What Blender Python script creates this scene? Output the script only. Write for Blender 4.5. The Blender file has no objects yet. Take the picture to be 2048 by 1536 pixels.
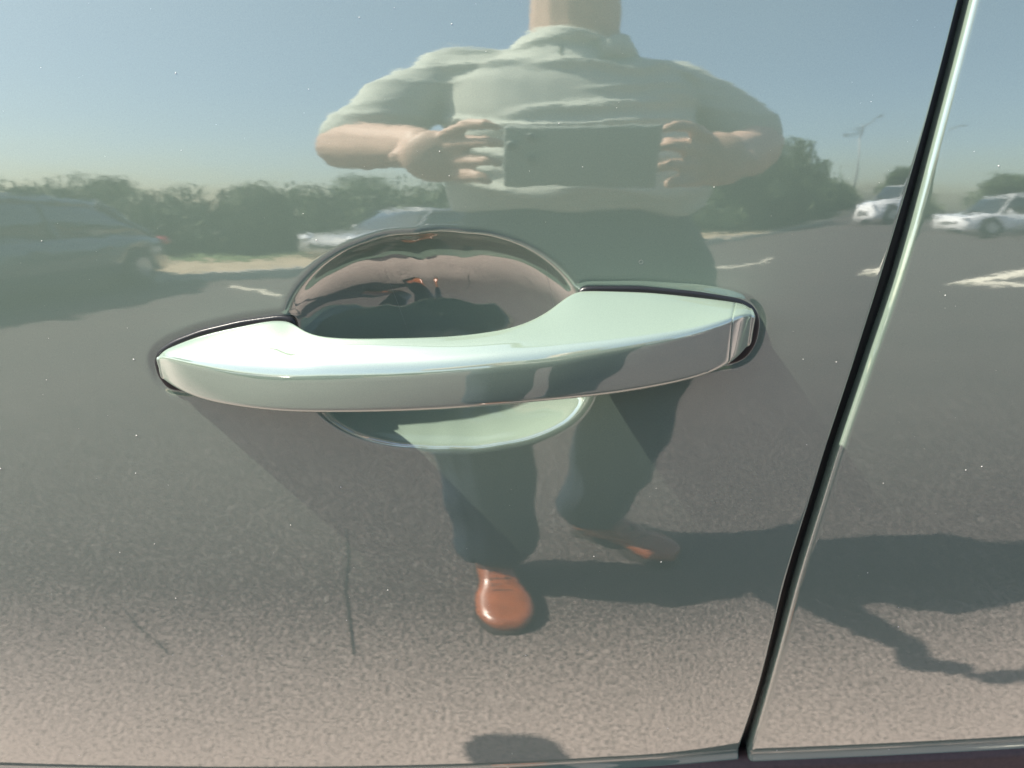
import bpy, bmesh, math, random
import numpy as np
from mathutils import Vector, Matrix

sc = bpy.context.scene
C = sc.collection
R = math.radians
random.seed(7); rng = np.random.default_rng(7)

# ------------------------------------------------------------------ camera
FPX = 1500.0                       # focal length in pixels of a 2048 wide picture
PITCH = 23.0; CAM_D = 0.37; CAM_H = 1.10
cam_d = bpy.data.cameras.new('camera'); cam = bpy.data.objects.new('camera', cam_d); C.objects.link(cam)
cam.location = (0, -CAM_D, CAM_H); cam.rotation_euler = (R(90 - PITCH), 0, 0)
cam_d.sensor_width = 36; cam_d.lens = 36 * FPX / 2048
cam_d.clip_start = 0.005; cam_d.clip_end = 2000
cam_d.dof.use_dof = True; cam_d.dof.focus_distance = 0.40; cam_d.dof.aperture_fstop = 11
sc.camera = cam

# ------------------------------------------------------------------ sky and sun
SUN_DIR = Vector((1.0, 0.105, -1.30)).normalized()
elev = math.asin(-SUN_DIR.z); to_sun = -SUN_DIR
w = bpy.data.worlds.new('World'); sc.world = w; w.use_nodes = True
nt = w.node_tree; bg = nt.nodes['Background']
sky = nt.nodes.new('ShaderNodeTexSky'); sky.sky_type = 'NISHITA'; sky.sun_disc = False
sky.sun_elevation = elev; sky.sun_rotation = math.atan2(to_sun.x, to_sun.y)
sky.air_density = 1.0; sky.dust_density = 2.0; sky.ozone_density = 0.15
nt.links.new(sky.outputs[0], bg.inputs[0]); bg.inputs[1].default_value = 0.11
sl = bpy.data.lights.new('sun', 'SUN'); so = bpy.data.objects.new('sun', sl); C.objects.link(so)
sl.energy = 5.0; sl.angle = R(0.55); sl.color = (1.0, 0.93, 0.82)
so.rotation_euler = SUN_DIR.to_track_quat('-Z', 'Y').to_euler()
sc.view_settings.view_transform = 'Standard'; sc.view_settings.look = 'None'
sc.view_settings.exposure = 1.3; sc.view_settings.gamma = 1
sc.cycles.max_bounces = 10; sc.cycles.glossy_bounces = 6; sc.cycles.sample_clamp_indirect = 6

# ------------------------------------------------------------------ helpers
def tag(o, label=None, cat=None, group=None, kind=None):
    if label: o['label'] = label
    if cat: o['category'] = cat
    if group: o['group'] = group
    if kind: o['kind'] = kind
    return o

def empty(name, loc=(0, 0, 0), rz=0.0):
    o = bpy.data.objects.new(name, None); C.objects.link(o); o.location = loc; o.rotation_euler = (0, 0, rz)
    o.empty_display_size = 0.1
    return o

def link_mesh(name, me, mat, parent=None, smooth=True):
    if mat is not None:
        me.materials.clear(); me.materials.append(mat)
    if smooth: me.polygons.foreach_set('use_smooth', [True] * len(me.polygons))
    o = bpy.data.objects.new(name, me); C.objects.link(o)
    if parent: o.parent = parent
    return o

def pydata(name, verts, faces, mat, parent=None, smooth=True):
    me = bpy.data.meshes.new(name); me.from_pydata([tuple(v) for v in verts], [], [tuple(f) for f in faces]); me.update()
    return link_mesh(name, me, mat, parent, smooth)

def from_bm(name, bm, mat, parent=None, smooth=True, bevel=0):
    me = bpy.data.meshes.new(name)
    bmesh.ops.recalc_face_normals(bm, faces=bm.faces)
    bm.to_mesh(me); bm.free()
    o = link_mesh(name, me, mat, parent, smooth)
    if bevel:
        b = o.modifiers.new('b', 'BEVEL'); b.width = bevel; b.segments = 2; b.limit_method = 'ANGLE'; b.angle_limit = R(40)
    return o

def add_box(bm, c, s, rot=None):
    m = Matrix.Translation(c) @ (rot.to_4x4() if rot else Matrix.Identity(4)) @ Matrix.Diagonal((s[0], s[1], s[2], 1))
    bmesh.ops.create_cube(bm, size=1, matrix=m)

def add_cyl(bm, c, r, h, axis='Z', seg=24, r2=None):
    rot = {'Z': Matrix.Identity(4), 'X': Matrix.Rotation(R(90), 4, 'Y'), 'Y': Matrix.Rotation(R(90), 4, 'X')}[axis]
    bmesh.ops.create_cone(bm, cap_ends=True, segments=seg, radius1=r, radius2=r if r2 is None else r2, depth=h, matrix=Matrix.Translation(c) @ rot)

def rings(name, rr, mat, parent=None, cap=True, smooth=True, closed=True):
    """rr: list of rings with the same number of points -> lofted mesh"""
    n = len(rr[0]); V = [tuple(p) for r in rr for p in r]; Fc = []
    for i in range(len(rr) - 1):
        for j in range(n if closed else n - 1):
            k = (j + 1) % n
            Fc.append((i * n + j, i * n + k, (i + 1) * n + k, (i + 1) * n + j))
    if cap:
        Fc.append(tuple(range(n - 1, -1, -1))); Fc.append(tuple((len(rr) - 1) * n + j for j in range(n)))
    me = bpy.data.meshes.new(name); me.from_pydata(V, [], Fc); me.update()
    bm = bmesh.new(); bm.from_mesh(me); bmesh.ops.recalc_face_normals(bm, faces=bm.faces); bm.to_mesh(me); bm.free()
    return link_mesh(name, me, mat, parent, smooth)

def pchip(xs, ys, x):
    xs = np.asarray(xs, float); ys = np.asarray(ys, float); x = np.asarray(x, float)
    h = np.diff(xs); d = np.diff(ys) / h; m = np.zeros(len(xs))
    m[0] = d[0]; m[-1] = d[-1]
    for i in range(1, len(xs) - 1):
        if d[i - 1] * d[i] > 0:
            w1 = 2 * h[i] + h[i - 1]; w2 = h[i] + 2 * h[i - 1]
            m[i] = (w1 + w2) / (w1 / d[i - 1] + w2 / d[i])
    i = np.clip(np.searchsorted(xs, x) - 1, 0, len(xs) - 2)
    t = (x - xs[i]) / h[i]
    return ((1 + 2 * t) * (1 - t) ** 2 * ys[i] + t * (1 - t) ** 2 * h[i] * m[i] + t * t * (3 - 2 * t) * ys[i + 1] + t * t * (t - 1) * h[i] * m[i + 1])

def sstep(t):
    t = np.clip(t, 0, 1); return t * t * (3 - 2 * t)

# ------------------------------------------------------------------ materials
def mat(name):
    m = bpy.data.materials.new(name); m.use_nodes = True
    return m, m.node_tree, m.node_tree.nodes['Principled BSDF']

def simple(name, col, rough=0.5, metal=0.0, noise=0.0, nscale=20.0, coat=0.0, bump=0.0, bscale=100.0):
    m, t, p = mat(name)
    p.inputs['Base Color'].default_value = (*col, 1); p.inputs['Roughness'].default_value = rough
    p.inputs['Metallic'].default_value = metal; p.inputs['Coat Weight'].default_value = coat; p.inputs['Coat Roughness'].default_value = 0.03
    tc = t.nodes.new('ShaderNodeTexCoord')
    if noise:
        n = t.nodes.new('ShaderNodeTexNoise'); n.inputs['Scale'].default_value = nscale; n.inputs['Detail'].default_value = 4
        r = t.nodes.new('ShaderNodeValToRGB')
        r.color_ramp.elements[0].color = (*[c * (1 - noise) for c in col], 1); r.color_ramp.elements[0].position = 0.3
        r.color_ramp.elements[1].color = (*[min(1, c * (1 + noise)) for c in col], 1); r.color_ramp.elements[1].position = 0.7
        t.links.new(tc.outputs['Object'], n.inputs['Vector']); t.links.new(n.outputs[0], r.inputs[0]); t.links.new(r.outputs[0], p.inputs['Base Color'])
    if bump:
        n = t.nodes.new('ShaderNodeTexNoise'); n.inputs['Scale'].default_value = bscale; n.inputs['Detail'].default_value = 3
        b = t.nodes.new('ShaderNodeBump'); b.inputs['Strength'].default_value = 1; b.inputs['Distance'].default_value = bump
        t.links.new(tc.outputs['Object'], n.inputs['Vector']); t.links.new(n.outputs[0], b.inputs['Height']); t.links.new(b.outputs[0], p.inputs['Normal'])
    return m

def car_paint(name, base=(0.194, 0.254, 0.204), f_ior=3.2, wave=1.0):
    """metallic base under a strongly mirroring clear lacquer with orange peel"""
    m, t, p = mat(name); N = t.nodes; L = t.links
    p.inputs['Metallic'].default_value = 0.12; p.inputs['Roughness'].default_value = 0.6; p.inputs['Specular IOR Level'].default_value = 0.0
    tc = N.new('ShaderNodeTexCoord')
    fl = N.new('ShaderNodeTexNoise'); fl.inputs['Scale'].default_value = 2600; fl.inputs['Detail'].default_value = 1
    L.new(tc.outputs['Object'], fl.inputs['Vector'])
    mr = N.new('ShaderNodeMapRange'); mr.inputs[1].default_value = 0.3; mr.inputs[2].default_value = 0.7; mr.inputs[3].default_value = 0.93; mr.inputs[4].default_value = 1.07
    L.new(fl.outputs[0], mr.inputs[0])
    mx = N.new('ShaderNodeVectorMath'); mx.operation = 'SCALE'; mx.inputs[0].default_value = base
    L.new(mr.outputs[0], mx.inputs['Scale']); L.new(mx.outputs[0], p.inputs['Base Color'])
    # lacquer relief: long soft waves and fine orange peel
    mp = N.new('ShaderNodeMapping'); mp.inputs['Scale'].default_value = (0.45, 1, 1.0)
    L.new(tc.outputs['Object'], mp.inputs[0])
    n1 = N.new('ShaderNodeTexNoise'); n1.inputs['Scale'].default_value = 34; n1.inputs['Detail'].default_value = 2.6
    n2 = N.new('ShaderNodeTexNoise'); n2.inputs['Scale'].default_value = 420; n2.inputs['Detail'].default_value = 1
    L.new(mp.outputs[0], n1.inputs['Vector']); L.new(mp.outputs[0], n2.inputs['Vector'])
    b1 = N.new('ShaderNodeBump'); b1.inputs['Distance'].default_value = 0.00012 * wave
    b2 = N.new('ShaderNodeBump'); b2.inputs['Distance'].default_value = 0.0000045
    L.new(n1.outputs[0], b1.inputs['Height']); L.new(n2.outputs[0], b2.inputs['Height']); L.new(b1.outputs[0], b2.inputs['Normal'])
    gl = N.new('ShaderNodeBsdfGlossy'); gl.inputs['Color'].default_value = (0.97, 1.0, 0.985, 1); gl.inputs['Roughness'].default_value = 0.03
    L.new(b2.outputs[0], gl.inputs['Normal'])
    fr = N.new('ShaderNodeFresnel'); fr.inputs[0].default_value = f_ior
    ms = N.new('ShaderNodeMixShader')
    L.new(fr.outputs[0], ms.inputs[0]); L.new(p.outputs[0], ms.inputs[1]); L.new(gl.outputs[0], ms.inputs[2])
    L.new(ms.outputs[0], N['Material Output'].inputs[0])
    return m

PAINT = car_paint('pale_green_paint')
BLACK = simple('black_rubber', (0.012, 0.013, 0.014), 0.35, bump=0.0001, bscale=900)
DARKPL = simple('dark_plastic', (0.070, 0.045, 0.043), 0.6, noise=0.15, nscale=300, bump=0.0001, bscale=700)

# asphalt
ASPH, t, p = mat('asphalt'); N = t.nodes; L = t.links
tc = N.new('ShaderNodeTexCoord')
na = N.new('ShaderNodeTexNoise'); na.inputs['Scale'].default_value = 125; na.inputs['Detail'].default_value = 4; na.inputs['Roughness'].default_value = 0.55
nb = N.new('ShaderNodeTexNoise'); nb.inputs['Scale'].default_value = 1.3; nb.inputs['Detail'].default_value = 4
vo = N.new('ShaderNodeTexVoronoi'); vo.inputs['Scale'].default_value = 100
for n in (na, nb, vo): L.new(tc.outputs['Object'], n.inputs['Vector'])
ra = N.new('ShaderNodeValToRGB'); e = ra.color_ramp.elements
e[0].position = 0.38; e[0].color = (0.028, 0.020, 0.019, 1); e[1].position = 0.66; e[1].color = (0.078, 0.055, 0.053, 1)
L.new(na.outputs[0], ra.inputs[0])
rv = N.new('ShaderNodeValToRGB'); e = rv.color_ramp.elements            # scattered pale stones
e[0].position = 0.25; e[0].color = (1, 1, 1, 1); e[1].position = 0.4; e[1].color = (0, 0, 0, 1)
L.new(vo.outputs['Distance'], rv.inputs[0])
wn = N.new('ShaderNodeMath'); wn.operation = 'GREATER_THAN'; wn.inputs[1].default_value = 0.78
sp = N.new('ShaderNodeSeparateColor'); L.new(vo.outputs['Color'], sp.inputs[0]); L.new(sp.outputs[0], wn.inputs[0])
mu = N.new('ShaderNodeMath'); mu.operation = 'MULTIPLY'; L.new(wn.outputs[0], mu.inputs[0]); L.new(rv.outputs[0], mu.inputs[1])
mxs = N.new('ShaderNodeMix'); mxs.data_type = 'RGBA'; mxs.inputs['B'].default_value = (0.19, 0.165, 0.148, 1)
L.new(mu.outputs[0], mxs.inputs['Factor']); L.new(ra.outputs[0], mxs.inputs['A'])
# paler towards the car: brightening low in the door's reflection put into the colour
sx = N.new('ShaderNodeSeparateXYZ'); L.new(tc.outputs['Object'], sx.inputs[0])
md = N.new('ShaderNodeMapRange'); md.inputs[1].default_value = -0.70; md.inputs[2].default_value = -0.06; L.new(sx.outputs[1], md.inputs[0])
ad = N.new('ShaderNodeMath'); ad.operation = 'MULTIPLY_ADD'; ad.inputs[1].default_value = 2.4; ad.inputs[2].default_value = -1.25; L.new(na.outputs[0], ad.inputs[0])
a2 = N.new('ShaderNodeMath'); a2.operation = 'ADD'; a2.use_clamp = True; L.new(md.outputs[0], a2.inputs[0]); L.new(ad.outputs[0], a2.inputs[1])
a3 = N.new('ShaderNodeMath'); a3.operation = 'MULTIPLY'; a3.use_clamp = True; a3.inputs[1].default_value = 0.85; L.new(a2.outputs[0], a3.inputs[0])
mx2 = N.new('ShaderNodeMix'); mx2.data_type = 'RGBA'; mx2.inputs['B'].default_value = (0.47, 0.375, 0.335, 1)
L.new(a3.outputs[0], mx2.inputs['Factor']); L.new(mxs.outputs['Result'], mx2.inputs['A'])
mb = N.new('ShaderNodeMix'); mb.data_type = 'RGBA'; mb.blend_type = 'MULTIPLY'; mb.inputs['Factor'].default_value = 0.5
L.new(mx2.outputs['Result'], mb.inputs['A'])
rb = N.new('ShaderNodeValToRGB'); rb.color_ramp.elements[0].color = (0.7, 0.7, 0.72, 1); rb.color_ramp.elements[0].position = 0.35; rb.color_ramp.elements[1].position = 0.65
L.new(nb.outputs[0], rb.inputs[0]); L.new(rb.outputs[0], mb.inputs['B'])
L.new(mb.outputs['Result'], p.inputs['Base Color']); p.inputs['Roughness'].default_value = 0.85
bp = N.new('ShaderNodeBump'); bp.inputs['Distance'].default_value = 0.002; L.new(na.outputs[0], bp.inputs['Height']); L.new(bp.outputs[0], p.inputs['Normal'])

VERGE = simple('dry_verge', (0.34, 0.27, 0.18), 0.95, noise=0.25, nscale=3)
GRASS = simple('rough_grass', (0.07, 0.10, 0.035), 0.95, noise=0.4, nscale=0.8)
KERB = simple('kerb_concrete', (0.36, 0.34, 0.31), 0.9, noise=0.2, nscale=6)
LINE = simple('line_paint', (0.78, 0.72, 0.58), 0.7, noise=0.1, nscale=30)

# ------------------------------------------------------------------ the door's surface
ZH = 0.95; N0 = R(1.5); K0 = R(45); RH = 6.0
def Ybase(x, z):
    u = np.clip(z - ZH, -0.42, 0.30); y = N0 * u + K0 * u * u / 2 + x * x / (2 * RH)
    ex = (z - ZH) - u
    return y + ex * (N0 + K0 * u)

def view(px, py):
    v = np.array([(px - 1024) / FPX, 1.0, -(py - 768) / FPX]); a = R(PITCH)
    return np.array([v[0], v[1] * math.cos(a) + v[2] * math.sin(a), -v[1] * math.sin(a) + v[2] * math.cos(a)])
def on_door(px, py, off=0.0):
    """the point at height `off` in front of the panel that the lens sees at a pixel (measured from the photograph)"""
    v = view(px, py); c = np.array([0, -CAM_D, CAM_H]); tt = CAM_D
    for _ in range(40):
        P = c + v * tt; tt = (float(Ybase(P[0], P[2])) - off + CAM_D) / v[1]
    return c + v * tt

# shut line between the two doors: x as a function of z
GL = [(1926, 0), (1863, 240), (1770, 556), (1716, 726), (1643, 950), (1563, 1217), (1525, 1370), (1483, 1500), (1476, 1536)]
GRT = [(1945, 0), (1882, 240), (1795, 556), (1737, 726), (1661, 950), (1580, 1217), (1538, 1370), (1498, 1500), (1491, 1536)]
gl_pts = np.array([on_door(*q) for q in GL]); gr_pts = np.array([on_door(*q) for q in GRT])
def gap_x(z, pts):
    zs = pts[::-1, 2]; xs = pts[::-1, 0]; z = np.asarray(z, float)
    x = pchip(zs, xs, np.clip(z, zs[0], zs[-1]))
    s0 = (xs[1] - xs[0]) / (zs[1] - zs[0]); s1 = (xs[-1] - xs[-2]) / (zs[-1] - zs[-2])
    return x + np.minimum(z - zs[0], 0) * s0 + np.maximum(z - zs[-1], 0) * s1

# recess bowl behind the grip
BO = [(572, 690), (572, 640), (584, 600), (612, 562), (660, 520), (730, 487), (830, 470), (930, 468), (1010, 480), (1070, 505), (1115, 538), (1150, 578), (1176, 640), (1184, 720), (1172, 800), (1140, 838), (1080, 868), (1000, 886), (900, 893), (830, 891), (760, 883), (700, 865), (650, 834), (600, 770)]
bo = np.array([on_door(*q)[[0, 2]] for q in BO])
bc = on_door(872, 668)[[0, 2]]
ang = np.arctan2(bo[:, 1] - bc[1], bo[:, 0] - bc[0]); rad = np.hypot(bo[:, 0] - bc[0], bo[:, 1] - bc[1])
o_ = np.argsort(ang); ang = ang[o_]; rad = rad[o_]
ang_e = np.concatenate([ang - 2 * np.pi, ang, ang + 2 * np.pi]); rad_e = np.concatenate([rad] * 3)
tt_ = np.linspace(-np.pi, np.pi, 361); rr_ = np.interp(tt_, ang_e, rad_e)
kk = np.exp(-np.linspace(-2, 2, 17) ** 2); kk /= kk.sum()
rr_ = np.convolve(np.concatenate([rr_[-9:-1], rr_, rr_[1:9]]), kk, 'valid')
def bowl_r(x, z):
    a = np.arctan2(z - bc[1], x - bc[0]); return np.hypot(x - bc[0], z - bc[1]) / np.interp(a, tt_, rr_)
BOWL_D = 0.0305
def bowl(x, z):
    r = bowl_r(x, z)
    return BOWL_D * pchip([0, 0.2, 0.4, 0.6, 0.75, 0.86, 0.93, 0.965, 0.985, 1.0, 1.02, 1.06, 4], [1, 0.96, 0.85, 0.665, 0.485, 0.32, 0.185, 0.105, 0.058, 0.028, 0.009, 0.0, 0], np.minimum(r, 3.9))

# outlines of the two black pads on which the handle ends sit
PADL = [(594, 650), (588, 634), (560, 630), (480, 641), (400, 660), (345, 681), (314, 702), (307, 722), (315, 752), (335, 778), (372, 784), (450, 780), (550, 765), (596, 720)]
PADR = [(1148, 600), (1160, 573), (1280, 573), (1400, 584), (1480, 597), (1509, 611), (1521, 640), (1514, 685), (1494, 716), (1466, 728), (1400, 735), (1250, 735), (1165, 690)]
def smooth_loop(pts, n=140, k=5):
    P = np.array(pts, float); P = np.vstack([P, P[:1]]); s = np.concatenate([[0], np.cumsum(np.hypot(*np.diff(P, axis=0).T))])
    u = np.linspace(0, s[-1], n, endpoint=False); Q = np.c_[np.interp(u, s, P[:, 0]), np.interp(u, s, P[:, 1])]
    for _ in range(k): Q = (np.roll(Q, 1, 0) + 2 * Q + np.roll(Q, -1, 0)) / 4
    return Q
padl = np.array([on_door(*q)[[0, 2]] for q in smooth_loop(PADL)]); padr = np.array([on_door(*q)[[0, 2]] for q in smooth_loop(PADR)])
def loop_dist(x, z, loop):
    d = np.full(x.shape, 1e9)
    for i in range(len(loop)):
        a = loop[i]; b = loop[(i + 1) % len(loop)]; ab = b - a; l2 = ab @ ab
        tq = np.clip(((x - a[0]) * ab[0] + (z - a[1]) * ab[1]) / l2, 0, 1)
        d = np.minimum(d, np.hypot(x - a[0] - tq * ab[0], z - a[1] - tq * ab[1]))
    return d

cr = np.array([on_door(850, 1534), on_door(1480, 1504), on_door(2048, 1477)])
CRX = [-1.2, cr[0, 0], cr[1, 0], cr[2, 0], 1.3]; CRZ = [cr[0, 2] - (cr[0, 0] + 1.2) * 0.05, cr[0, 2], cr[1, 2], cr[2, 2], cr[2, 2] + 0.004]
def zcrease(x): return pchip(CRX, CRZ, x)

def lower(x, z):
    """moulded crease near the bottom: a small step outwards, then the panel drops again"""
    s = zcrease(x) - z
    bead = 0.00032 * np.exp(-((s - 0.0004) / 0.0008) ** 2)
    return bead - pchip([-1, 0, 0.0034, 0.0046, 0.0095, 0.012, 0.03, 1], [0, 0, 0.0003, 0.0007, 0.0034, 0.0040, 0.0040, 0.0040], s)

def y_front(x, z, near=False):
    g = gap_x(z, gl_pts) - x
    y = Ybase(x, z) + lower(x, z)
    tq = np.clip(1 - g / 0.09, 0, 1)                     # the panel rolls away towards the shut line
    y = y + R(3.5) * 0.09 * (tq ** 3 - tq ** 4 / 2)
    if near:
        y = y + bowl(x, z)
        m = (x > -0.24) & (x < 0.17) & (z > 0.85) & (z < 1.07)
        d = np.full(x.shape, 1.0); d[m] = np.minimum(loop_dist(x[m], z[m], padl), loop_dist(x[m], z[m], padr))
        y = y + 0.0006 * np.exp(-(d / 0.0024) ** 2)
    return y

def hem(x, z, y, side, r, inn=0.014, n=9):
    """extra columns that roll the panel edge inwards; side=+1 right edge, -1 left edge"""
    cols = []
    for a in np.linspace(0, np.pi / 2, n)[1:]:
        cols.append((x - side * r + side * r * math.sin(a), y + r * (1 - math.cos(a)), z))
    cols.append((x, y + inn, z))
    return cols

def zgrid():
    a = np.concatenate([np.arange(0.50, 0.585, 0.01), np.arange(0.585, 0.645, 0.00042), np.arange(0.645, 0.88, 0.005), np.arange(0.88, 1.045, 0.00085), np.arange(1.045, 1.24, 0.006)])
    a = np.unique(a); return a[np.concatenate([[True], np.diff(a) > 2e-4])]
ZG = zgrid()

own = empty('parked_car', (0, 0, 0))
tag(own, 'pale green car in sunlight whose glossy doors mirror the photographer and the car park', 'car')

# front door
u = np.concatenate([np.linspace(-1.05, -0.26, 60, endpoint=False), np.arange(-0.26, 0.15, 0.00095)]); 
xr0 = 0.188; u = np.concatenate([u[u < 0.15], np.linspace(0.15, xr0, 46)])
XL = -1.05
gx = gap_x(ZG, gl_pts)
X = np.zeros((len(ZG), len(u))); Zm = np.repeat(ZG[:, None], len(u), 1)
for i, z in enumerate(ZG):
    wgt = sstep((u - 0.10) / (xr0 - 0.10)) if gx[i] < 0.20 and False else np.clip((u + 0.30) / (xr0 + 0.30), 0, 1)
    X[i] = u + wgt * (gx[i] - 0.0024 - xr0)
Y = y_front(X, Zm, near=True)
er = 0.0020
cols = []
for a in np.linspace(0, np.pi / 2, 7)[1:]:
    cols.append((X[:, -1] + er * math.sin(a), Y[:, -1] + er * (1 - math.cos(a))))
cols.append((X[:, -1] + er, Y[:, -1] + 0.014)); cols.append((X[:, -1] - 0.01, Y[:, -1] + 0.0145))
X = np.hstack([X] + [c[0][:, None] for c in cols]); Y = np.hstack([Y] + [c[1][:, None] for c in cols]); Zm = np.repeat(ZG[:, None], X.shape[1], 1)
def grid_mesh(name, X, Y, Z, mt, parent):
    nz, nx = X.shape; me = bpy.data.meshes.new(name)
    idx = np.arange(nz * nx).reshape(nz, nx)
    q = np.stack([idx[:-1, :-1], idx[:-1, 1:], idx[1:, 1:], idx[1:, :-1]], -1).reshape(-1, 4)
    me.vertices.add(nz * nx); me.vertices.foreach_set('co', np.stack([X, Y, Z], -1).ravel())
    me.loops.add(q.size); me.loops.foreach_set('vertex_index', q.ravel())
    me.polygons.add(len(q)); me.polygons.foreach_set('loop_start', np.arange(0, q.size, 4)); me.polygons.foreach_set('loop_total', np.full(len(q), 4))
    me.update(); me.validate()
    return link_mesh(name, me, mt, parent)
door = grid_mesh('front_door', X, Y, Zm, PAINT, own)

# rear door
ur = np.concatenate([np.arange(0.0036, 0.05, 0.0015), np.linspace(0.05, 0.9, 60)])
gxr = gap_x(ZG, gr_pts); Xr = gxr[:, None] + ur[None, :] + 0.0003; Zr = np.repeat(ZG[:, None], len(ur), 1)
Yr = Ybase(Xr, Zr) + lower(Xr, Zr) + 0.0004
er = 0.0036; cols = []
for a in np.linspace(0, np.pi / 2, 12)[1:]:
    cols.insert(0, (Xr[:, 0] - er * math.sin(a) * 0.85, Yr[:, 0] + er * (1 - math.cos(a))))
cols.insert(0, (Xr[:, 0] - er * 0.85, Yr[:, 0] + 0.016)); cols.insert(0, (Xr[:, 0] + 0.004, Yr[:, 0] + 0.0165))
Xr = np.hstack([c[0][:, None] for c in cols] + [Xr]); Yr = np.hstack([c[1][:, None] for c in cols] + [Yr]); Zr = np.repeat(ZG[:, None], Xr.shape[1], 1)
rear = grid_mesh('rear_door', Xr, Yr, Zr, PAINT, own); rear['label'] = 'rear door panel right of the dark shut line'
# rubber seal deep in the shut line
sg = []
for z in np.linspace(0.50, 1.235, 60):
    xa = float(gap_x(z, gl_pts)) - 0.006; xb = float(gap_x(z, gr_pts)) + 0.010; yy = float(Ybase(xa, z)) + 0.0105
    sg.append([(xa, yy + 0.004, z), ((xa * 2 + xb) / 3, yy, z), ((xa + 2 * xb) / 3, yy, z), (xb, yy + 0.004, z), (xb, yy + 0.012, z), (xa, yy + 0.012, z)])
rings('door_seal', sg, BLACK, own)

# black pads under the handle ends
def pad(loop, name, outl=0.0006):
    c = loop.mean(0); rr = []
    for sc_, off in ((1.0, -0.004), (1.0, -0.0012), (0.992, -0.0003), (0.975, 0.0002), (0.93, 0.0003)):
        ring = []
        for q in loop:
            x, z = c + (q - c) * sc_; ring.append((x, float(Ybase(x, z)) - off - 0.0006, z))
        rr.append(ring)
    return rings(name, rr, BLACK, door)
pad(padl, 'handle_pad'); pad(padr, 'handle_pad')

# ------------------------------------------------------------------ door handle
T = [ # top-back edge px,py,off | ridge | front bottom | back-bottom off | ridge fillet | 
 (316,712,.0020, 316,717,.004, 327,763,.003, .000, .002),
 (323,699,.0015, 325,710,.008, 340,778,.007, .000, .003),
 (345,688,.0010, 350,716,.012, 365,791,.010, .000, .005),
 (400,667,.0000, 405,726,.019, 415,809,.016, .000, .007),
 (480,648,.0000, 485,734,.026, 495,822,.023, .000, .009),
 (555,636,.0000, 560,738,.031, 565,829,.028, .000, .010),
 (580,638,.0010, 590,738,.033, 595,830,.030, .002, .010),
 (604,656,.0100, 615,738,.034, 620,831,.031, .010, .010),
 (640,667,.0180, 650,738,.036, 655,831,.033, .017, .010),
 (760,671,.0240, 760,736,.040, 760,830,.037, .022, .009),
 (900,667,.0250, 900,727,.043, 900,824,.040, .023, .009),
 (1000,655,.0240, 1000,718,.044, 1000,816,.041, .023, .009),
 (1060,637,.0190, 1060,713,.044, 1060,811,.041, .019, .009),
 (1100,615,.0120, 1105,708,.044, 1110,806,.040, .012, .009),
 (1138,586,.0030, 1155,701,.043, 1160,801,.039, .004, .008),
 (1166,577,.0000, 1200,694,.042, 1200,797,.038, .000, .007),
 (1280,580,.0000, 1300,677,.040, 1300,782,.036, .000, .006),
 (1400,592,.0000, 1400,656,.036, 1400,760,.032, .000, .005),
 (1470,602,.0000, 1465,634,.031, 1455,739,.026, .000, .005),
 (1490,607,.0010, 1494,622,.025, 1484,717,.020, .000, .004),
 (1499,613,.0040, 1505,630,.019, 1494,700,.016, .003, .003)]
T = np.array(T, float)
T[:, 8] = np.where(T[:, 5] > 0.02, T[:, 5] - 0.0012 * (T[:, 5] / 0.04), T[:, 8]); T[:, 10] *= 0.78
K = []
for r_ in T:
    tb = on_door(r_[0], r_[1], r_[2]); rd = on_door(r_[3], r_[4], r_[5]); fb = on_door(r_[6], r_[7], r_[8])
    bb = np.array([fb[0], float(Ybase(fb[0], fb[2])) - r_[9], fb[2] + 0.003])
    K.append(np.concatenate([tb, rd, fb, bb, [r_[10]]]))
K = np.array(K); par = np.concatenate([[0], np.cumsum(np.linalg.norm(np.diff(K[:, 3:6], axis=0), axis=1))]); par /= par[-1]
SS = np.linspace(0, 1, 401); KS = np.array([pchip(par, K[:, i], SS) for i in range(13)]).T
def soften(col, sig):
    h_ = int(sig * 3); kr = np.exp(-0.5 * (np.arange(-h_, h_ + 1) / sig) ** 2); kr /= kr.sum()
    pre = 2 * col[0] - col[1:h_ + 1][::-1]; post = 2 * col[-1] - col[-h_ - 1:-1][::-1]
    return np.convolve(np.concatenate([pre, col, post]), kr, 'valid')
for i in range(13): KS[:, i] = soften(KS[:, i], 12 if 3 <= i < 9 else 4)
def section(s):
    k = np.array([float(np.interp(s, SS, KS[:, i])) for i in range(13)])
    tb, rd, fb, bb, fr = k[0:3], k[3:6], k[6:9], k[9:12], k[12]
    P = [tb, rd, fb, bb]; Rr = [0.0035, fr, 0.0045, 0.003]; ring = []; NF = 9; NE = 5
    cc = (tb + rd + fb + bb) / 4
    for i in range(4):
        a, b, c_ = P[i - 1], P[i], P[(i + 1) % 4]
        la = np.linalg.norm(a - b); lc = np.linalg.norm(c_ - b)
        ta = min(Rr[i] / la, 0.46); tc_ = min(Rr[i] / lc, 0.46)
        p0 = b + (a - b) * ta; p2 = b + (c_ - b) * tc_
        for q in np.linspace(0, 1, NF):
            ring.append((1 - q) ** 2 * p0 + 2 * q * (1 - q) * b + q * q * p2)
        nx_ = P[(i + 1) % 4]; ln = lc; tn = min(Rr[(i + 1) % 4] / ln, 0.46); p3 = nx_ + (b - nx_) * tn
        mid = (b + nx_) / 2; outw = mid - cc; outw[0] = 0; nn = np.linalg.norm(outw); outw = outw / nn if nn > 1e-6 else outw
        bulge = (0.0005, 0.0002, 0.0004, 0.0002)[i] * min(1, ln / 0.02)
        for q in np.linspace(0, 1, NE + 2)[1:-1]:
            ring.append(p2 + (p3 - p2) * q + outw * bulge * 4 * q * (1 - q))
    return np.array(ring)
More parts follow.
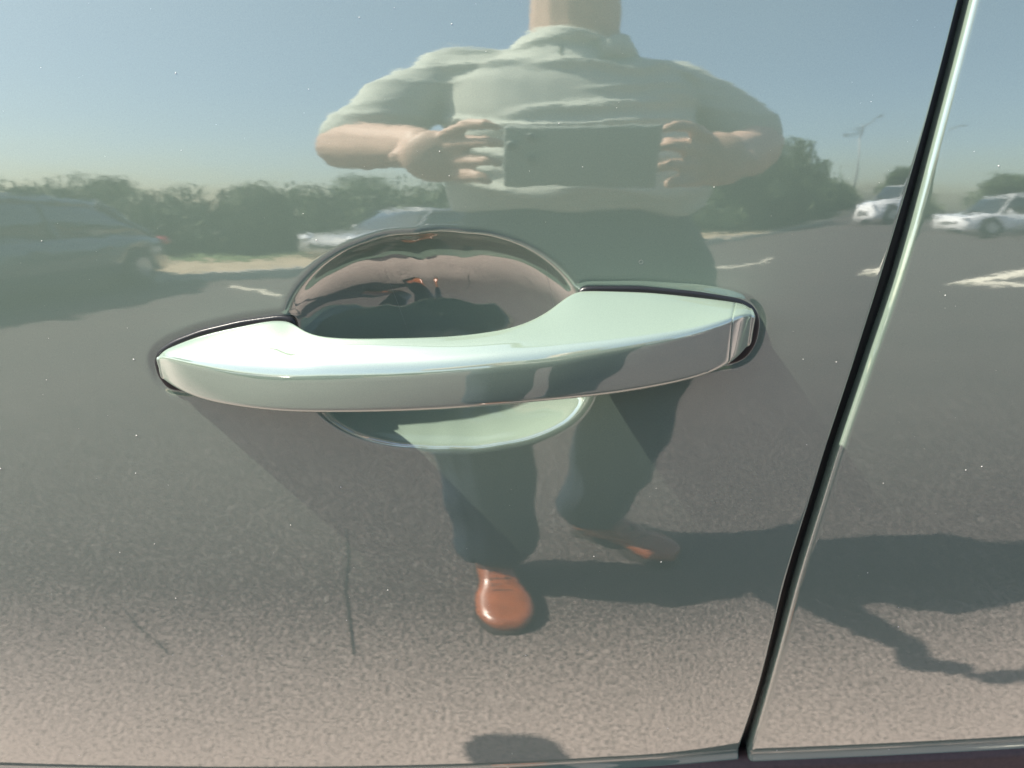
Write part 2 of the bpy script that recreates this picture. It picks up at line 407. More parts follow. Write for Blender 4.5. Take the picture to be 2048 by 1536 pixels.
def shrink(ring, d):
    c = ring.mean(0); v = ring - c; l = np.linalg.norm(v, axis=1, keepdims=True); return ring - v / l * np.minimum(d, l * 0.9)
def piece(name, s0, s1, n, round0=False, round1=False, gap=0.00028):
    out = [section(s) for s in np.linspace(s0, s1, n)]
    tx = np.array([1.0, 0, 0])
    def end(ring, sgn, rnd):
        res = []
        if rnd:
            for a in np.linspace(0, np.pi / 2, 7)[1:]:
                rr0 = 0.0014 if sgn < 0 else 0.0026; res.append(shrink(ring, rr0 * (1 - math.cos(a))) + sgn * tx * rr0 * 0.8 * math.sin(a))
        else:
            res.append(shrink(ring, gap) + sgn * tx * gap * 0.8); res.append(shrink(ring, 0.003) + sgn * tx * gap * 0.8)
        return res
    rr = [r for r in end(out[0], -1, round0)][::-1] + out + end(out[-1], 1, round1)
    return rings(name, rr, PAINT, door)
# seams of the end caps
S1 = float(np.interp(347, T[:, 3], par)); S2 = float(np.interp(1468, T[:, 3], par))
grip = piece('handle_grip', 0.0, S2 - 0.0013, 140, True, False)
ecap = piece('handle_end_cap', S2 + 0.0008, 1.0, 16, False, True)
ecap['label'] = 'wide rear end cap of the handle'

# ------------------------------------------------------------------ dust on the paint
DUST = simple('dust', (0.75, 0.75, 0.70), 0.8)
bm = bmesh.new()
def speck(bm, x, z, r, fn):
    y = fn(x, z); m = Matrix.Translation((x, y - 0.00005, z)) @ Matrix.Diagonal((r * random.uniform(.7, 1.5), r * 0.5, r * random.uniform(.7, 1.3), 1))
    bmesh.ops.create_icosphere(bm, subdivisions=1, radius=1, matrix=m)
cnt = 0
while cnt < 330:
    x = random.uniform(-0.42, 0.40); z = random.uniform(0.60, 1.15)
    g0 = float(gap_x(z, gl_pts)); g1 = float(gap_x(z, gr_pts))
    if g0 - 0.004 < x < g1 + 0.006: continue
    if float(bowl_r(np.array(x), np.array(z))) < 1.15 or (-0.20 < x < 0.14 and 0.89 < z < 0.99): continue
    if random.random() < 0.45 and z < 0.85: continue
    r = 0.00009 + 0.00032 * random.random() ** 4
    fn = (lambda a, b: float(y_front(np.array([a]), np.array([b]))[0])) if x < g0 else (lambda a, b: float(Ybase(a, b) + lower(a, b) + 0.0004))
    speck(bm, x, z, r, fn); cnt += 1
d_ = from_bm('dust_speck', bm, DUST, door); d_['kind'] = 'stuff'; d_['label'] = 'pale dust specks scattered over the paint'
# hairline scratches: two left by finger nails in the bowl, one on the panel
HAIRL = simple('scratch_line', (0.30, 0.32, 0.30), 0.6)
for q0, q1, q2, wd in (((762, 520), (790, 590), (818, 668), .00007), ((1092, 530), (1098, 580), (1112, 625), .00009)):
    rr = []
    for tq in np.linspace(0, 1, 11):
        q = (1 - tq) ** 2 * np.array(q0) + 2 * tq * (1 - tq) * np.array(q1) + tq * tq * np.array(q2)
        v = view(*q); c_ = np.array([0, -CAM_D, CAM_H]); dd = CAM_D
        for _ in range(16):
            P = c_ + v * dd; dd += 0.8 * ((float(y_front(np.array([P[0]]), np.array([P[2]]), True)[0]) + CAM_D) / v[1] - dd)
        P = c_ + v * dd; w_ = wd * math.sin(math.pi * (0.04 + 0.92 * tq))
        rr.append([(P[0] - w_, P[1] - 0.00002, P[2]), (P[0], P[1] - 0.0001, P[2]), (P[0] + w_, P[1] - 0.00002, P[2])])
    rings('scratch', rr, HAIRL, door, cap=False, closed=False)

# dried water ring
P = on_door(1282, 524); me_r = []
for i in range(24):
    a = i / 24 * 2 * np.pi; c_ = np.array([P[0] + 0.0010 * math.cos(a), 0, P[2] + 0.0010 * math.sin(a)])
    ring = []
    for j in range(5):
        b = j / 5 * 2 * np.pi; rr0 = 0.00007 * math.cos(b)
        x = c_[0] + rr0 * math.cos(a); z = c_[2] + rr0 * math.sin(a)
        ring.append((x, float(y_front(np.array([x]), np.array([z]))[0]) - 0.00004 * (1 + math.sin(b)), z))
    me_r.append(ring)
me_r.append(me_r[0]); rings('water_spot', me_r, HAIRL, door, cap=False)

# ------------------------------------------------------------------ rest of the near car's flank
GLASS = simple('tinted_glass', (0.02, 0.03, 0.03), 0.03, coat=1.0)
zt = 1.236
def flank_y(x, z): return float(Ybase(x, z))
gr_ = []
for x in np.linspace(-0.95, 1.0, 24):
    yb = flank_y(x, zt) + 0.012
    gr_.append([(x, yb, zt), (x, yb + 0.20, zt + 0.40), (x, yb + 0.206, zt + 0.40), (x, yb + 0.006, zt)])
rings('window_pane', gr_, GLASS, own)
gr_ = []
for x in np.linspace(-1.05, 1.1, 24):
    yb = flank_y(x, 1.23)
    gr_.append([(x, yb - 0.002, 1.232), (x, yb - 0.003, 1.246), (x, yb + 0.014, 1.249), (x, yb + 0.014, 1.229)])
rings('belt_moulding', gr_, BLACK, own)
gr_ = []
for x in np.linspace(-1.05, 1.1, 60):
    z0 = float(zcrease(x)) - 0.0095; yy = flank_y(x, z0)
    o1 = yy - 0.0042
    gr_.append([(x, yy + 0.01, z0 + 0.001), (x, o1 - 0.001, z0 + 0.0002), (x, o1 - 0.003, z0 - 0.004), (x, o1 + 0.006, z0 - 0.12), (x, o1 + 0.03, z0 - 0.30), (x, yy + 0.06, z0 - 0.30)])
rings('lower_cladding', gr_, DARKPL, own)
# wing mirror, ahead of the frame: its shadow falls on the ground under the handle
bm = bmesh.new(); add_box(bm, (-0.87, -0.19, 1.17), (0.10, 0.24, 0.14), Matrix.Rotation(R(-24), 3, 'Z'))
mh = from_bm('wing_mirror', bm, PAINT, own, bevel=0.045)
bm = bmesh.new(); add_box(bm, (-0.87, 0.0, 1.13), (0.05, 0.22, 0.035)); from_bm('mirror_arm', bm, BLACK, mh, bevel=0.01)
bm = bmesh.new(); add_box(bm, (0.2, 1.0, 0.36), (4.3, 1.7, 0.10)); add_box(bm, (0.2, 1.0, 1.68), (2.2, 1.35, 0.04)); from_bm('floor_and_roof', bm, DARKPL, own, bevel=0.02)

# ------------------------------------------------------------------ ground
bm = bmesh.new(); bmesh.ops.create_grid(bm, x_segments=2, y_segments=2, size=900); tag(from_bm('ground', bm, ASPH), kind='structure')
KD = Vector((10.3, -12.2, 0)).normalized(); KP = Vector((-3.35, -7.2, 0)); KN = Vector((KD.y, -KD.x, 0))
if KN.y > 0: KN = -KN
def strip(name, a0, a1, o0, o1, z0, z1, mt, kind=None, label=None):
    bm = bmesh.new(); P = [KP + KD * a0 + KN * o0, KP + KD * a1 + KN * o0, KP + KD * a1 + KN * o1, KP + KD * a0 + KN * o1]
    lo = [bm.verts.new((p.x, p.y, z0)) for p in P]; hi = [bm.verts.new((p.x, p.y, z1)) for p in P]
    bm.faces.new(lo[::-1]); bm.faces.new(hi)
    for i in range(4): bm.faces.new((lo[i], lo[(i + 1) % 4], hi[(i + 1) % 4], hi[i]))
    o = from_bm(name, bm, mt, smooth=False); tag(o, label, kind=kind); return o
strip('kerb', -30, 110, 0, 0.16, -0.05, 0.13, KERB, 'structure')
strip('verge', -30, 110, 0.162, 2.0, -0.05, 0.11, VERGE, 'structure')
strip('grass_bank', -30, 110, 2.002, 60, -0.05, 0.12, GRASS, 'structure')
# road markings
def marking(name, pts, label, w=0.14):
    bm = bmesh.new()
    for a, b in zip(pts[:-1], pts[1:]):
        a = Vector((*a, 0.004)); b = Vector((*b, 0.004)); d = (b - a).normalized(); n = Vector((-d.y, d.x, 0)) * w / 2
        bm.faces.new([bm.verts.new(q) for q in (a - n, b - n, b + n, a + n)])
    o = from_bm(name, bm, LINE, smooth=False); tag(o, label, 'road marking'); return o
marking('road_arrow', [(9.0, -9.2), (4.6, -6.25), (6.9, -6.15)], 'pale painted arrow tip on the asphalt right of the photographer', 0.24)
marking('bay_line', [(-3.05, -6.7), (-2.2, -5.9)], 'short pale bay line on the asphalt beside the dark blue car', 0.07)
marking('bay_line', [(2.2, -8.2), (4.6, -10.4)], 'faint pale bay line on the asphalt behind the photographer', 0.12)

CRACK = simple('tar_crack', (0.018, 0.016, 0.015), 0.8)
for pts_, lab in (([(-0.42, -0.996), (-0.379, -0.835), (-0.358, -0.695), (-0.326, -0.572), (-0.309, -0.498), (-0.296, -0.441)], 'thin dark crack in the asphalt running away from the car, left of the brown shoe'), ([(-0.81, -0.573), (-0.76, -0.529), (-0.718, -0.483), (-0.68, -0.458), (-0.641, -0.412)], 'short slanting dark crack in the asphalt at the far left')):
    bm = bmesh.new(); prev = None
    for i, (x, y) in enumerate(pts_):
        wd = 0.0020 * (0.4 + 0.6 * math.sin(math.pi * (i + 0.3) / len(pts_))) * random.uniform(.7, 1.3)
        cur = (bm.verts.new((x - wd, y, 0.004)), bm.verts.new((x + wd, y, 0.004)))
        if prev: bm.faces.new((prev[0], prev[1], cur[1], cur[0]))
        prev = cur
    tag(from_bm('asphalt_crack', bm, CRACK, smooth=False), lab, 'crack')

# ------------------------------------------------------------------ person
SKIN = simple('skin', (0.50, 0.33, 0.245), 0.55, noise=0.08, nscale=30)
SHIRT = simple('shirt_cloth', (0.49, 0.52, 0.45), 0.9, noise=0.04, nscale=60, bump=0.0004, bscale=700)
TROUS = simple('trouser_cloth', (0.014, 0.024, 0.040), 0.9, noise=0.15, nscale=60)
HAIR = simple('dark_hair', (0.02, 0.017, 0.015), 0.6, bump=0.002, bscale=200)
LEATHER = simple('brown_leather', (0.30, 0.085, 0.03), 0.26, noise=0.2, nscale=30, coat=0.5)
SOLE = simple('shoe_sole', (0.03, 0.02, 0.015), 0.7)
PHONE = simple('phone_body', (0.26, 0.29, 0.26), 0.5)
LENSG = simple('lens_glass', (0.005, 0.005, 0.008), 0.05, coat=1.0)

def limb(bm, a, b, ra, rb, n=14, ends=True):
    """tapered capsule; radii may be (across, along-depth) pairs; the section lies across the axis"""
    a = Vector(a); b = Vector(b); d = b - a; L_ = d.length
    ra = (ra, ra) if not isinstance(ra, tuple) else ra; rb = (rb, rb) if not isinstance(rb, tuple) else rb
    zax = d.normalized() if L_ > 1e-6 else Vector((0, 0, 1))
    ref = Vector((1, 0, 0)) if abs(zax.x) < 0.8 else Vector((0, 1, 0))
    yax = zax.cross(ref).normalized(); xax = yax.cross(zax).normalized()
    rr = []
    for t_ in np.linspace(-1, 0, 6)[1:]:
        k = math.sqrt(max(0, 1 - t_ * t_)); rr.append((a + zax * t_ * min(ra), ra[0] * k, ra[1] * k))
    for t_ in np.linspace(0, 1, 6)[:-1]:
        k = math.sqrt(max(0, 1 - t_ * t_)); rr.append((b + zax * t_ * min(rb), rb[0] * k, rb[1] * k))
    V = []
    for c_, r1, r2 in rr:
        V.append([bm.verts.new(c_ + xax * r1 * math.cos(q * 2 * math.pi / n) + yax * r2 * math.sin(q * 2 * math.pi / n)) for q in range(n)])
    for i in range(len(V) - 1):
        for j in range(n): bm.faces.new((V[i][j], V[i][(j + 1) % n], V[i + 1][(j + 1) % n], V[i + 1][j]))
    bm.faces.new(V[0][::-1]); bm.faces.new(V[-1])

def ball(bm, c, s, rot=None):
    bmesh.ops.create_uvsphere(bm, u_segments=20, v_segments=12, radius=1, matrix=Matrix.Translation(c) @ (rot.to_4x4() if rot else Matrix.Identity(4)) @ Matrix.Diagonal((*s, 1)))

def fuse(name, bm, mt, parent, voxel, smooth=6, disp=None):
    me = bpy.data.meshes.new(name + '_src'); bmesh.ops.recalc_face_normals(bm, faces=bm.faces); bm.to_mesh(me); bm.free()
    o = bpy.data.objects.new(name, me); C.objects.link(o)
    rm = o.modifiers.new('r', 'REMESH'); rm.mode = 'VOXEL'; rm.voxel_size = voxel
    s = o.modifiers.new('s', 'SMOOTH'); s.iterations = smooth; s.factor = 0.5
    dg = bpy.context.evaluated_depsgraph_get(); m2 = bpy.data.meshes.new_from_object(o.evaluated_get(dg))
    bpy.data.objects.remove(o); bpy.data.meshes.remove(me); m2.name = name
    if disp:
        n = len(m2.vertices); co = np.empty(n * 3); m2.vertices.foreach_get('co', co); co = co.reshape(-1, 3)
        no = np.empty(n * 3); m2.vertices.foreach_get('normal', no); no = no.reshape(-1, 3)
        co += no * disp(co)[:, None]; m2.vertices.foreach_set('co', co.ravel()); m2.update()
    return link_mesh(name, m2, mt, parent)

per = empty('person', (0.10, -0.85, 0)); 
tag(per, 'person in light short-sleeved shirt, dark trousers and brown leather shoes holding up a phone', 'person')
def child(fn_obj):  # children are modelled in world coordinates
    fn_obj.parent = per; fn_obj.matrix_parent_inverse = Matrix.Translation(per.location).inverted(); return fn_obj

ARM = {'L': dict(sh=(-0.115, -0.795, 1.310), el=(-0.262, -0.73, 1.165), wr=(-0.115, -0.52, 1.135), s=-1),
       'R': dict(sh=(0.305, -0.885, 1.315), el=(0.440, -0.84, 1.180), wr=(0.270, -0.53, 1.120), s=1)}
bm = bmesh.new()
limb(bm, (0.10, -0.83, 0.95), (0.10, -0.83, 1.26), (0.15, 0.09), (0.15, 0.08))
limb(bm, (0.105, -0.815, 1.36), (0.105, -0.79, 1.50), 0.076, 0.074)                # neck
HC = Vector((0.105, -0.755, 1.60))
ball(bm, HC, (0.074, 0.095, 0.105)); ball(bm, HC + Vector((0, 0.028, -0.055)), (0.058, 0.065, 0.06))   # skull, jaw
ball(bm, HC + Vector((0, 0.098, -0.018)), (0.012, 0.018, 0.022))                    # nose
ball(bm, HC + Vector((0, 0.088, -0.062)), (0.026, 0.012, 0.009))                    # lips
for s in (-1, 1):
    ball(bm, HC + Vector((s * 0.076, -0.005, -0.01)), (0.008, 0.018, 0.030)); ball(bm, HC + Vector((s * 0.032, 0.084, 0.018)), (0.020, 0.012, 0.010))
for k, A in ARM.items():
    s = A['s']; sh, el, wr = Vector(A['sh']), Vector(A['el']), Vector(A['wr'])
    limb(bm, sh, el, 0.050, 0.043); limb(bm, el, el.lerp(wr, 0.35), 0.043, 0.044); limb(bm, el.lerp(wr, 0.35), wr, 0.044, 0.029)
    # palm towards the phone end
    palm = Vector((-0.088, -0.440, 1.112)) if s < 0 else Vector((0.232, -0.440, 1.108))
    limb(bm, wr, palm + Vector((s * 0.022, -0.014, 0)), (0.028, 0.021), (0.034, 0.018)); ball(bm, palm, (0.040, 0.019, 0.036))
    # four fingers of unequal length laid along the phone's end, tips bent over its edge
    for i, (dz, ln) in enumerate(((0.027, 0.95), (0.009, 1.06), (-0.009, 1.0), (-0.025, 0.80))):
        k0 = palm + Vector((-s * 0.016, 0.006 + dz * 0.4, dz)); k1 = k0 + Vector((-s * 0.026 * ln, 0.022, 0.008 - i * 0.004))
        k2 = k1 + Vector((-s * 0.020 * ln, 0.016, -0.002)); k3 = k2 + Vector((-s * 0.013 * ln, 0.001, -0.004))
        limb(bm, k0, k1, 0.0090, 0.0080, 10); limb(bm, k1, k2, 0.0080, 0.0073, 10); limb(bm, k2, k3, 0.0073, 0.0060, 10)
    t0 = palm + Vector((-s * 0.004, -0.014, 0.006)); t1 = t0 + Vector((-s * 0.030, 0.012, 0.012)); t2 = t1 + Vector((-s * 0.026, 0.022, -0.002))
    limb(bm, t0, t1, 0.013, 0.011, 10); limb(bm, t1, t2, 0.011, 0.009, 10)
LEG = {'L': ((-0.045, -0.80, 0.90), (-0.050, -0.755, 0.50), (-0.035, -0.775, 0.10)), 'R': ((0.265, -0.87, 0.90), (0.245, -0.86, 0.50), (0.200, -0.955, 0.10))}
for k, (h_, kn, an) in LEG.items():
    limb(bm, h_, kn, 0.085, 0.058); limb(bm, kn, Vector(kn).lerp(Vector(an), 0.3), 0.058, 0.056); limb(bm, Vector(kn).lerp(Vector(an), 0.3), an, 0.056, 0.038)
limb(bm, (0.03, -0.81, 0.93), (0.20, -0.855, 0.93), 0.09, 0.09)
body = child(fuse('body', bm, SKIN, None, 0.0038, 4))

def folds(co):
    x, y, z = co.T
    def ridge(ph, wd): f = np.mod(ph, 1.0) - 0.5; return np.exp(-(f / wd) ** 2)
    wob = 0.16 * np.sin(x * 13 + 1) + 0.10 * np.sin(x * 31 + z * 7)
    m1 = sstep(0.6 + 1.0 * np.sin(x * 8 + z * 23 + 0.6)); m2 = sstep(0.4 + np.sin(x * 12 - z * 31))
    body_ = 1 - 0.75 * sstep((np.abs(x - 0.1) - 0.17) / 0.06)
    return body_ * 0.013 * ridge(z * 17 + wob + x * 0.9, 0.12) * m1 + 0.0085 * ridge(z * 29 - x * 2.2 + wob, 0.17) * m2 * body_ + 0.004 * np.sin(z * 22 + x * 38)
bm = bmesh.new()
CX = 0.11
secs = [(1.04, 0.222, 0.150, -0.83), (1.08, 0.222, 0.178, -0.81), (1.14, 0.215, 0.165, -0.81), (1.23, 0.212, 0.135, -0.805), (1.285, 0.210, 0.122, -0.81), (1.325, 0.175, 0.104, -0.81), (1.352, 0.125, 0.092, -0.81), (1.375, 0.092, 0.084, -0.805)]
V = []
for z, rx, ry, yc in secs:
    cx = 0.115 if z < 1.2 else 0.095
    ring = []
    for q in np.linspace(0, 2 * np.pi, 28, endpoint=False):
        a = rx * math.copysign(abs(math.cos(q)) ** 0.85, math.cos(q)); b = ry * math.sin(q); tw = R(-10)
        ring.append(bm.verts.new((cx + a * math.cos(tw) - b * math.sin(tw), yc + a * math.sin(tw) + b * math.cos(tw), z)))
    V.append(ring)
for i in range(len(V) - 1):
    for j in range(28): bm.faces.new((V[i][j], V[i][(j + 1) % 28], V[i + 1][(j + 1) % 28], V[i + 1][j]))
bm.faces.new(V[0][::-1]); bm.faces.new(V[-1])
for A in ARM.values():
    sh, el, wr = Vector(A['sh']), Vector(A['el']), Vector(A['wr']); s = A['s']
    limb(bm, Vector((0.10 + s * 0.05, -0.82 - s * 0.02, 1.285)), sh, (0.095, 0.075), 0.060); limb(bm, sh, sh.lerp(el, 0.86), 0.060, (0.060, 0.062))
shirt = child(fuse('shirt', bm, SHIRT, None, 0.0050, 22, folds))
# collar
rr = []
for i in range(22):
    a = R(-40 + 260 * i / 21) + math.pi / 2 - R(0); a = math.pi / 2 + R(18) + (2 * math.pi - R(36)) * i / 21
    c_, s_ = math.cos(a), math.sin(a); dz = -0.022 * max(0, s_) + 0.012 * abs(c_) - 0.008
    rr.append([(0.105 + 0.080 * c_, -0.805 + 0.080 * s_, 1.350 + dz), (0.105 + 0.082 * c_, -0.80 + 0.082 * s_, 1.396 + dz), (0.105 + 0.088 * c_, -0.80 + 0.088 * s_, 1.393 + dz), (0.105 + 0.104 * c_, -0.80 + 0.104 * s_, 1.355 + dz)])
child(rings('collar', rr, SHIRT))
bm = bmesh.new()
def tfold(co):
    x, y, z = co.T; return 0.004 * np.sin(z * 30 + 3 * np.sin(x * 20)) * (z < 0.8) + 0.003 * np.sin(x * 60 + z * 9)
limb(bm, (0.02, -0.79, 0.95), (0.21, -0.86, 0.95), (0.12, 0.17), (0.12, 0.17)); limb(bm, (0.00, -0.79, 0.90), (0.235, -0.87, 0.90), 0.135, 0.135)
limb(bm, (-0.03, -0.80, 0.88), (-0.052, -0.76, 0.50), 0.118, 0.092); limb(bm, (-0.052, -0.76, 0.50), (-0.030, -0.775, 0.16), 0.092, 0.088)
limb(bm, (0.258, -0.87, 0.88), (0.222, -0.86, 0.50), 0.118, 0.098); limb(bm, (0.222, -0.86, 0.50), (0.190, -0.955, 0.15), 0.098, 0.084)
trousers = child(fuse('trousers', bm, TROUS, None, 0.006, 5, tfold))

def shoe(heel, toe, label, lit):
    heel = Vector((*heel, 0)); toe = Vector((*toe, 0)); d = (toe - heel); L_ = d.length; d.normalize(); n = Vector((-d.y, d.x, 0))
    r0 = empty('shoe'); r0.parent = per; r0.matrix_parent_inverse = Matrix.Translation(per.location).inverted()
    def ring(t_, wd, z0, z1, k=1.0):
        c = heel + d * L_ * t_; out = []
        for q in np.linspace(0, 2 * np.pi, 26, endpoint=False):
            cs, sn = math.cos(q), math.sin(q); cs = math.copysign(abs(cs) ** 0.7, cs); sn = math.copysign(abs(sn) ** 0.8, sn)
            out.append(c + n * wd * cs + Vector((0, 0, (z0 + z1) / 2 + (z1 - z0) / 2 * sn)))
        return out
    prof = [(0.0, .012, .014, .075), (0.02, .030, .012, .092), (0.10, .037, .012, .100), (0.25, .038, .012, .108), (0.40, .039, .012, .100), (0.50, .043, .012, .082), (0.62, .056, .012, .068), (0.75, .059, .012, .058), (0.86, .053, .012, .052), (0.94, .040, .012, .046), (0.985, .024, .012, .036), (1.0, .008, .014, .024)]
    ts = [p_[0] for p_ in prof]; rr = []
    for t_ in np.concatenate([np.linspace(0, 0.06, 5), np.linspace(0.09, 0.9, 22), np.linspace(0.92, 1, 9)]):
        rr.append(ring(t_, *[float(pchip(ts, [p_[i] for p_ in prof], t_)) for i in (1, 2, 3)]))
    up = rings('upper', rr, LEATHER, r0)
    rr = []
    for t_ in np.linspace(0, 1, 30):
        wv = float(pchip(ts, [p_[1] for p_ in prof], t_)) + 0.004; c = heel + d * (L_ + 0.008) * (t_ - 0.005)
        rr.append([c + n * wv + Vector((0, 0, 0.001)), c + n * wv + Vector((0, 0, 0.014)), c - n * wv + Vector((0, 0, 0.014)), c - n * wv + Vector((0, 0, 0.001))])
    rings('sole', rr, SOLE, r0, smooth=False)
    for i, t_ in enumerate((0.44, 0.50, 0.56, 0.62)):
        bm = bmesh.new(); c = heel + d * L_ * t_; h_ = float(pchip(ts, [p_[3] for p_ in prof], t_)) + 0.001
        limb(bm, c + n * 0.018 + Vector((0, 0, h_ - 0.003)), c - n * 0.018 + Vector((0, 0, h_ - 0.003)) + d * (0.006 if i % 2 else -0.004), 0.0028, 0.0028, 8)
        from_bm('lace', bm, SOLE, r0)
    r0['label'] = label
shoe((-0.050, -0.835), (-0.002, -0.530), 'brown lace-up shoe in sunlight, toe towards the car', 1)
shoe((0.165, -1.01), (0.392, -0.825), 'brown shoe in the shadow of the leg, toe turned outwards', 0)
bm = bmesh.new(); ball(bm, HC + Vector((0, -0.016, 0.030)), (0.083, 0.098, 0.095)); ball(bm, HC + Vector((0, -0.05, -0.02)), (0.070, 0.060, 0.07))
child(fuse('hair', bm, HAIR, None, 0.006, 3))

ph = empty('phone', (0.073, -0.3815, 1.1045)); ph.rotation_euler = (R(-PITCH), 0, 0)
tag(ph, 'dark smartphone held up sideways in both hands by the photographer', 'phone')
bm = bmesh.new(); add_box(bm, (0, 0, 0), (0.163, 0.0078, 0.0775)); from_bm('phone_case', bm, PHONE, ph, bevel=0.003)
for dx, dz in ((-0.073, 0.014), (-0.053, 0.024), (-0.053, -0.002)):
    bm = bmesh.new(); add_cyl(bm, (dx if dx > -0.07 else -0.073, 0.0058, dz), 0.0068, 0.004, 'Y', 28); lr = from_bm('lens_ring', bm, PHONE, ph)
    bm = bmesh.new(); add_cyl(bm, (dx, 0.0079, dz), 0.0050, 0.0004, 'Y', 24); from_bm('lens_glass', bm, LENSG, lr)

# ------------------------------------------------------------------ other parked cars
TYRE = simple('tyre', (0.02, 0.02, 0.02), 0.8); RIM = simple('rim', (0.45, 0.46, 0.47), 0.3, metal=0.8)
LAMPR = simple('tail_lamp', (0.5, 0.02, 0.015), 0.2, coat=1.0); LAMPW = simple('head_lamp', (0.7, 0.72, 0.75), 0.15, coat=1.0)
DGLASS = simple('car_glass', (0.015, 0.02, 0.022), 0.05, coat=1.0); PLATE = simple('plate', (0.7, 0.7, 0.65), 0.5)
def other_car(name, loc, rz, L_, H, W, paint, label, boxy=False):
    """front towards -x"""
    root = empty(name, (*loc, 0), rz); tag(root, label, 'car', 'cars parked across the car park')
    wr_ = 0.33 * H / 1.5; gc = 0.19; hb = H * (0.60 if not boxy else 0.58)
    if boxy: low = [(0, .45), (.03, .62), (.10, .70 * 1), (.26, .76), (.5, .78), (.8, .79), (.97, .76), (1, .6), (1, .3)]
    x0, x1 = -L_ / 2, L_ / 2
    # lower body: profile of the upper edge along the length
    tz = pchip([0, .03, .12, .27, .5, .8, .96, 1], [hb * .62, hb * .80, hb * .92, hb * .99, hb, hb * 1.02, hb * .98, hb * .80], np.linspace(0, 1, 44))
    rr = []
    for i, t_ in enumerate(np.linspace(0, 1, 44)):
        x = x0 + L_ * t_; wd = W / 2 * (1 - 0.16 * (abs(2 * t_ - 1)) ** 6); top = tz[i]
        bot = gc
        for wx in (x0 + L_ * 0.19, x1 - L_ * 0.19):
            dx = abs(x - wx)
            if dx < wr_ * 1.15: bot = max(bot, wr_ + math.sqrt((wr_ * 1.15) ** 2 - dx * dx) * 0.97)
        zs = [bot, bot + (top - bot) * .35, bot + (top - bot) * .7, top * .97 if top * .97 > bot else top, top]
        ws = [wd * .97, wd, wd * .985, wd * .94, wd * .86]
        side = list(zip(ws, zs)); rr.append([(x, -a, b) for a, b in side] + [(x, a, b) for a, b in side[::-1]])
    rings('body', rr, paint, root)
    c0, c1, c2, c3 = (.25, .40, .76, .93) if not boxy else (.25, .37, .88, .985)
    def cab(scale, zoff, x_in):
        rr = []
        for t_ in np.linspace(0, 1, 30):
            tt = c0 + (c3 - c0) * t_; h_ = float(pchip([c0, c1, (c1 + c2) / 2, c2, c3], [hb * .98, H * .97, H, H * .97, hb * 1.0], tt))
            h_ = hb * 0.97 + (h_ - hb * .97) * scale + 0.001
            k = (h_ - hb * .97) / (H - hb * .97); x = x0 + L_ * tt; wb = W / 2 * .88; wt = W / 2 * (.88 - .20 * k)
            side = [(wb, hb * .95), (wb * .5 + wt * .5, (hb * .95 + h_) / 2), (wt + .01, h_ - .04 * k), (wt - .05, h_)]
            rr.append([(x, -a, b) for a, b in side] + [(x, a, b) for a, b in side[::-1]])
        return rr
    gh = rings('cabin', cab(1, 0, 0), DGLASS, root)
    # roof skin and pillars proud of the glass
    rf = []
    for t_ in np.linspace(c1 - .01, c2 + .01, 16):
        h_ = float(pchip([c0, c1, (c1 + c2) / 2, c2, c3], [hb * .98, H * .97, H, H * .97, hb], t_)); x = x0 + L_ * t_; wt = W / 2 * .68 + .015
        rf.append([(x, -wt - .02, h_ - .07), (x, -wt + .03, h_ + .012), (x, wt - .03, h_ + .012), (x, wt + .02, h_ - .07), (x, wt - .05, h_ - .06), (x, -wt + .05, h_ - .06)])
    rings('roof', rf, paint, root)
    for s in (-1, 1):
        for ta, tb_ in ((c0 + .01, c1), (.55, .55), (c3 - .01, c2)):
            bm = bmesh.new(); limb(bm, (x0 + L_ * ta, s * W / 2 * .89, hb * .97), (x0 + L_ * tb_, s * (W / 2 * .70), H * .955), .03, .028, 8); from_bm('pillar', bm, paint, root)
        for wx in (x0 + L_ * .19, x1 - L_ * .19):
            bm = bmesh.new(); add_cyl(bm, (wx, s * (W / 2 - .11), wr_), wr_, .21, 'Y', 30); wh = from_bm('wheel', bm, TYRE, root, bevel=0.02)
            bm = bmesh.new(); add_cyl(bm, (wx, s * (W / 2 - .002), wr_), wr_ * .62, .02, 'Y', 10); from_bm('rim', bm, RIM, wh, smooth=False)
        bm = bmesh.new(); ball(bm, (x0 + .10, s * W * .36, hb * .76), (.12, .16, .07)); from_bm('headlight', bm, LAMPW, root)
        bm = bmesh.new(); ball(bm, (x1 - .06, s * W * .38, hb * .86), (.08, .13, .09)); from_bm('tail_light', bm, LAMPR, root)
        bm = bmesh.new(); ball(bm, (x0 + L_ * .31, s * (W / 2 + .05), hb * 1.06), (.08, .10, .065)); from_bm('side_mirror', bm, paint, root)
        bm = bmesh.new(); add_box(bm, (x0 + L_ * .46, s * W / 2 * .995, hb * .82), (.18, .02, .03)); from_bm('door_handle', bm, paint, root)
        bm = bmesh.new(); add_box(bm, (x0 + L_ * .68, s * W / 2 * .995, hb * .82), (.18, .02, .03)); from_bm('door_handle', bm, paint, root)
        bm = bmesh.new(); add_box(bm, (0, s * W / 2 * .97, gc + .02), (L_ * .5, .03, .08)); from_bm('sill', bm, TYRE, root)
    bm = bmesh.new(); add_box(bm, (x0 + .02, 0, hb * .50), (.05, W * .5, .14)); from_bm('grille', bm, TYRE, root, bevel=.02)
    bm = bmesh.new(); add_box(bm, (x1 + .005, 0, hb * .60), (.02, .45, .12)); from_bm('number_plate', bm, PLATE, root)
    return root
WHITEP = simple('white_car_paint', (0.78, 0.78, 0.78), 0.3, coat=1.0); BLUEP = simple('dark_blue_car_paint', (0.045, 0.06, 0.07), 0.3, coat=1.0, metal=0.2)
PALEP = simple('pale_grey_car_paint', (0.34, 0.34, 0.34), 0.35, coat=1.0)
GREYP = simple('grey_blue_car_paint', (0.28, 0.33, 0.38), 0.3, coat=1.0)
